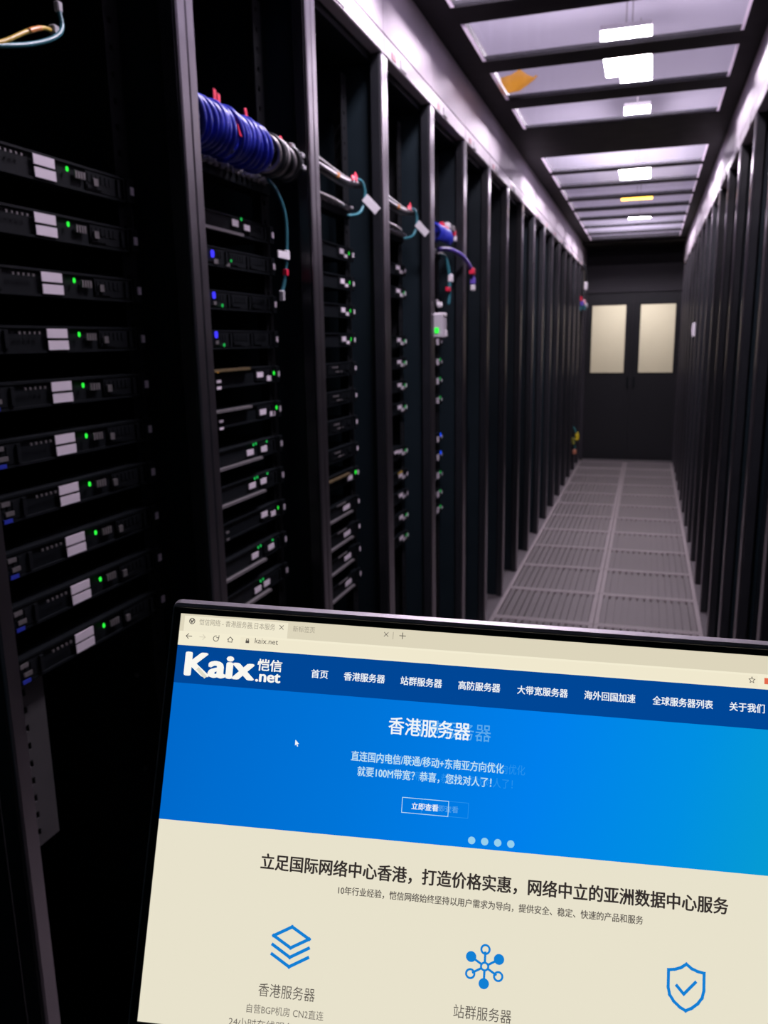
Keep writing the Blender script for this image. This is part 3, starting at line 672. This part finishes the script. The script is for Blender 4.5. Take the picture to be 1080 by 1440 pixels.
def text(body, u0, v0, u1, v1, m_, bold=0., nm='text_line', lift=.00008, shear=0.):
    c = bpy.data.curves.new('text', 'FONT'); c.body = body; c.size = 1; c.resolution_u = 3; c.fill_mode = 'FRONT'; c.shear = shear
    o = bpy.data.objects.new('text', c); C.objects.link(o); bpy.context.view_layer.update()
    me = bpy.data.meshes.new_from_object(o.evaluated_get(bpy.context.evaluated_depsgraph_get())); bpy.data.objects.remove(o); bpy.data.curves.remove(c)
    xs = [v.co.x for v in me.vertices]; ys = [v.co.y for v in me.vertices]; xa, xb, ya, yb = min(xs), max(xs), min(ys), max(ys)
    u0 += bold; u1 -= bold; v0 += bold*.6; v1 -= bold*.6
    uv = [(u0+(v.co.x-xa)/(xb-xa)*(u1-u0), v1-(v.co.y-ya)/(yb-ya)*(v1-v0)) for v in me.vertices]
    fc = [tuple(p.vertices) for p in me.polygons]; bpy.data.meshes.remove(me)
    sh = [(0, 0)]                                     # heavier strokes: the same glyphs printed over, a hair apart
    if bold: sh = [(bold*math.cos(q*math.pi/4), bold*.6*math.sin(q*math.pi/4)) for q in range(8)] + ([(0, 0)] if bold > 1.5 else [])
    mb = MB()
    for j, (du, dv) in enumerate(sh):
        n = len(mb.v); mb.v += [tuple(S(u+du, w_+dv, .0002+lift+j*4e-6)) for u, w_ in uv]; mb.f += [tuple(n+i for i in f) for f in fc]
    me = bpy.data.meshes.new(nm); me.from_pydata(mb.v, [], mb.f); me.materials.append(m_); me.update()
    return link(nm, me, scr)
def stroke(pts, wd, m_, nm, closed=False, lift=.00008):
    if m_ is ICON: wd *= 1.22
    mb = MB(); q = pts + ([pts[0]] if closed else [])
    for (a, b), (c, d) in zip(q[:-1], q[1:]):
        L = math.hypot(c-a, d-b) or 1; dx, dy = (c-a)/L*wd/2, (d-b)/L*wd/2
        i = len(mb.v); mb.v += [tuple(S(x, y, .0002+lift)) for x, y in ((a-dx-dy, b-dy+dx), (c+dx-dy, d+dy+dx), (c+dx+dy, d+dy-dx), (a-dx+dy, b-dy-dx))]; mb.f.append((i, i+1, i+2, i+3))
    return mb.build(nm, m_, scr)
def disc(cx, cy, r, m_, nm='dot', r0=0, n=20, lift=.00008):
    mb = MB()
    if r0:
        for i in range(n):
            a, b = 2*math.pi*i/n, 2*math.pi*(i+1)/n; k = len(mb.v)
            mb.v += [tuple(S(cx+R_*math.cos(t_), cy+R_*math.sin(t_), .0002+lift)) for R_, t_ in ((r0,a),(r,a),(r,b),(r0,b))]; mb.f.append((k,k+1,k+2,k+3))
    else:
        mb.v = [tuple(S(cx+r*math.cos(2*math.pi*i/n), cy+r*math.sin(2*math.pi*i/n), .0002+lift)) for i in range(n)]; mb.f = [tuple(range(n))]
    return mb.build(nm, m_, scr)
# browser chrome
disc(25.5,14.5,6.5,MID,'tab_icon',4.8); stroke([(22,12),(25,17),(29,11)],2.6,MID,'tab_icon')
text('恺信网络 - 香港服务器,日本服务', 41, 8, 203, 22, TGREY)
stroke([(212.5,10),(220.5,18)],1.2,MID,'close_icon'); stroke([(220.5,10),(212.5,18)],1.2,MID,'close_icon')
text('新标签页', 241, 8.5, 287, 21, TGREY)
stroke([(432,8.5),(440,16.5)],1.2,MID,'close_icon'); stroke([(440,8.5),(432,16.5)],1.2,MID,'close_icon'); stroke([(450.5,7),(450.5,21)],1,TGREY,'tab_divider')
stroke([(464,13),(476,13)],1.5,MID,'plus_icon'); stroke([(470,7),(470,19)],1.5,MID,'plus_icon')
stroke([(28,46),(16,46)],1.4,MID,'back_arrow'); stroke([(21,41),(16,46),(21,51)],1.4,MID,'back_arrow')
TG2 = E3('pale',(214,206,184)); stroke([(45,46),(57,46)],1.4,TG2,'forward_arrow'); stroke([(52,41),(57,46),(52,51)],1.4,TG2,'forward_arrow')
stroke([(80+5.5*math.cos(math.radians(a)), 47+5.5*math.sin(math.radians(a))) for a in range(-20,300,20)],1.4,MID,'reload_icon'); stroke([(86,40.5),(86,45),(81.5,45)],1.4,MID,'reload_icon')
stroke([(105,47),(110.5,41.5),(116,47),(114.5,47),(114.5,52),(106.5,52),(106.5,47)],1.4,MID,'home_icon',True)
rect(143.5,46,151,51.5,MID,'lock_icon',.0001); stroke([(145,46),(145,43),(149.5,43),(149.5,46)],1.3,MID,'lock_icon')
text('kaix.net', 163, 39.5, 212, 50.5, MID)
star = []
for i in range(10):
    a = math.radians(-90+36*i); r = 6.2 if i % 2 == 0 else 2.8; star.append((1169+r*math.cos(a), 49+r*math.sin(a)))
stroke(star,1.1,MID,'star_icon',True); rect(1193,43,1206,55,E3('ext',(226,106,78)),'extension_icon',.0001)
# logo and navigation
text('Kaix', 19, 78, 169, 128, LOGO, 3.6, 'logo_text'); stroke([(50,113),(64,126)],7,LOGO2,'logo_shade',False,.00014); text('.net', 171, 109.5, 224, 128.5, LOGO, 1.2, 'logo_text'); text('恺信', 173, 81.5, 225, 106, LOGO, .6, 'logo_text')
for s_, a, b in (('首页',287,322),('香港服务器',355,440),('站群服务器',472,557),('高防服务器',590,675),('大带宽服务器',709,810),('海外回国加速',842.5,943.5),('全球服务器列表',977,1094.5),('关于我们',1126,1194)):
    text(s_, a, 94.5, b, 112, WH, .35)
# hero banner, caught in the middle of a slide change
text('香港服务器', 496, 177, 661, 211, GH, 0, 'ghost_text', .00005); text('香港服务器', 454, 176.5, 619.5, 211.5, WH, .5)
text('直连国内电信/联通/移动+东南亚方向优化', 425, 250.5, 732, 270, GH2, 0, 'ghost_text', .00005); text('直连国内电信/联通/移动+东南亚方向优化', 382.5, 250, 690, 270, WH2, .3)
text('就要100M带宽？恭喜，您找对人了！', 440, 279, 709, 298.5, GH2, 0, 'ghost_text', .00005); text('就要100M带宽？恭喜，您找对人了！', 397.5, 279, 667, 299, WH2, .3)
stroke([(531,332),(624,332),(624,361),(531,361)],1.0,GH2,'ghost_button',True,.00004); stroke([(492,332),(584.5,332),(584.5,361),(492,361)],1.2,WH2,'button_frame',True)
text('立即查看', 551, 340.5, 604, 353, GH, 0, 'ghost_text', .00005); text('立即查看', 511, 340, 564.5, 353.5, WH, .25)
DOT = E3('dot',(150,208,238))
for i in range(4): disc(634+25.6*i, 402, 7.2, DOT, 'slide_dot')
mb = MB(); mb.v = [tuple(S(u, v, .0004)) for u, v in ((266,238),(266,249.5),(268.6,247),(270.6,251.5),(272.6,250.6),(270.6,246.3),(274.3,246))]; mb.f = [tuple(range(7))]; mb.build('mouse_pointer', WH, scr)
# headline and columns
text('立足国际网络中心香港，打造价格实惠，网络中立的亚洲数据中心服务', 217, 463, 1128.5, 495, INK, .85, 'headline')
text('10年行业经验，恺信网络始终坚持以用户需求为导向，提供安全、稳定、快速的产品和服务', 377, 511, 969.5, 527.5, MID, .28)
stroke([(291.5,596.5),(327,616),(291.5,635.5),(256,616)],5,ICON,'layers_icon',True)
for dv in (0, 17.5): stroke([(256,633+dv),(291.5,653+dv),(327,633+dv)],5,ICON,'layers_icon')
cx, cy = 672, 632
disc(cx,cy,9,ICON,'node_icon',5)
for i in range(6):
    a = math.radians(-90+60*i); R_ = 31; x, y = cx+R_*math.cos(a), cy+R_*math.sin(a)
    stroke([(cx+8*math.cos(a), cy+8*math.sin(a)), (cx+(R_-6)*math.cos(a), cy+(R_-6)*math.sin(a))],3.6,ICON,'node_icon')
    disc(x, y, 10, ICON, 'node_icon', 0 if i in (1,3,5) else 6)
sh = [(1052,590),(1062,597),(1073,601),(1085,603),(1085,634),(1082,647),(1074,658),(1063,667),(1052,672.5),(1041,667),(1030,658),(1022,647),(1019,634),(1019,603),(1031,601),(1042,597)]
stroke(sh,4.6,ICON,'shield_icon',True); stroke([(1035,630),(1048,643.5),(1069,621)],4.6,ICON,'shield_icon')
text('香港服务器', 235, 705, 347, 729.5, MID, 0); text('站群服务器', 617, 705, 727.5, 729.5, MID, 0); text('高防服务器', 996, 705, 1108, 729.5, MID, 0)
text('自营BGP机房 CN2直连', 215, 745, 367, 761.5, GREY, 0); text('24小时在线服务 中国直连', 182, 772, 390, 788.5, GREY, 0)
# keyboard half of the laptop, below the frame
ub = (-AD)*math.cos(math.radians(110)) + AN*math.sin(math.radians(110)); un = AX.cross(ub)*-1
if un.z < 0: un = -un
def B(u, d, hgt): return AX*((u-680.5)*K) + ub*d + un*hgt
base = MB(); base.poly([B(-19,-.004,-.016), B(1380,-.004,-.016), B(1380,.235,-.016), B(-19,.235,-.016)], un*.014)
base.build('keyboard_base', M_lid, lap)
MB().poly([B(60,.03,-.002), B(1300,.03,-.002), B(1300,.125,-.002), B(60,.125,-.002)], un*.0015).build('keyboard', M_bez, lap)
MB().poly([B(470,.145,-.002), B(890,.145,-.002), B(890,.222,-.002), B(470,.222,-.002)], un*.0006).build('touchpad', M_bez, lap)
for u in (200, 1160): MB().tube([B(u-60,-.002,.0), B(u+60,-.002,.0)], .005, 10, 1).build('hinge', M_bez, lap)

# small lights and print need no light sampling of their own; the lamps shine outwards only
for mt in bpy.data.materials:
    if mt.name.startswith('lamp_') or mt.name.startswith('vestibule_lamp'): mt.cycles.emission_sampling = 'FRONT'
    elif mt.name.startswith('led_') or (mt.name.startswith('screen_') and mt.name not in ('screen_cream', 'screen_hero')): mt.cycles.emission_sampling = 'NONE'
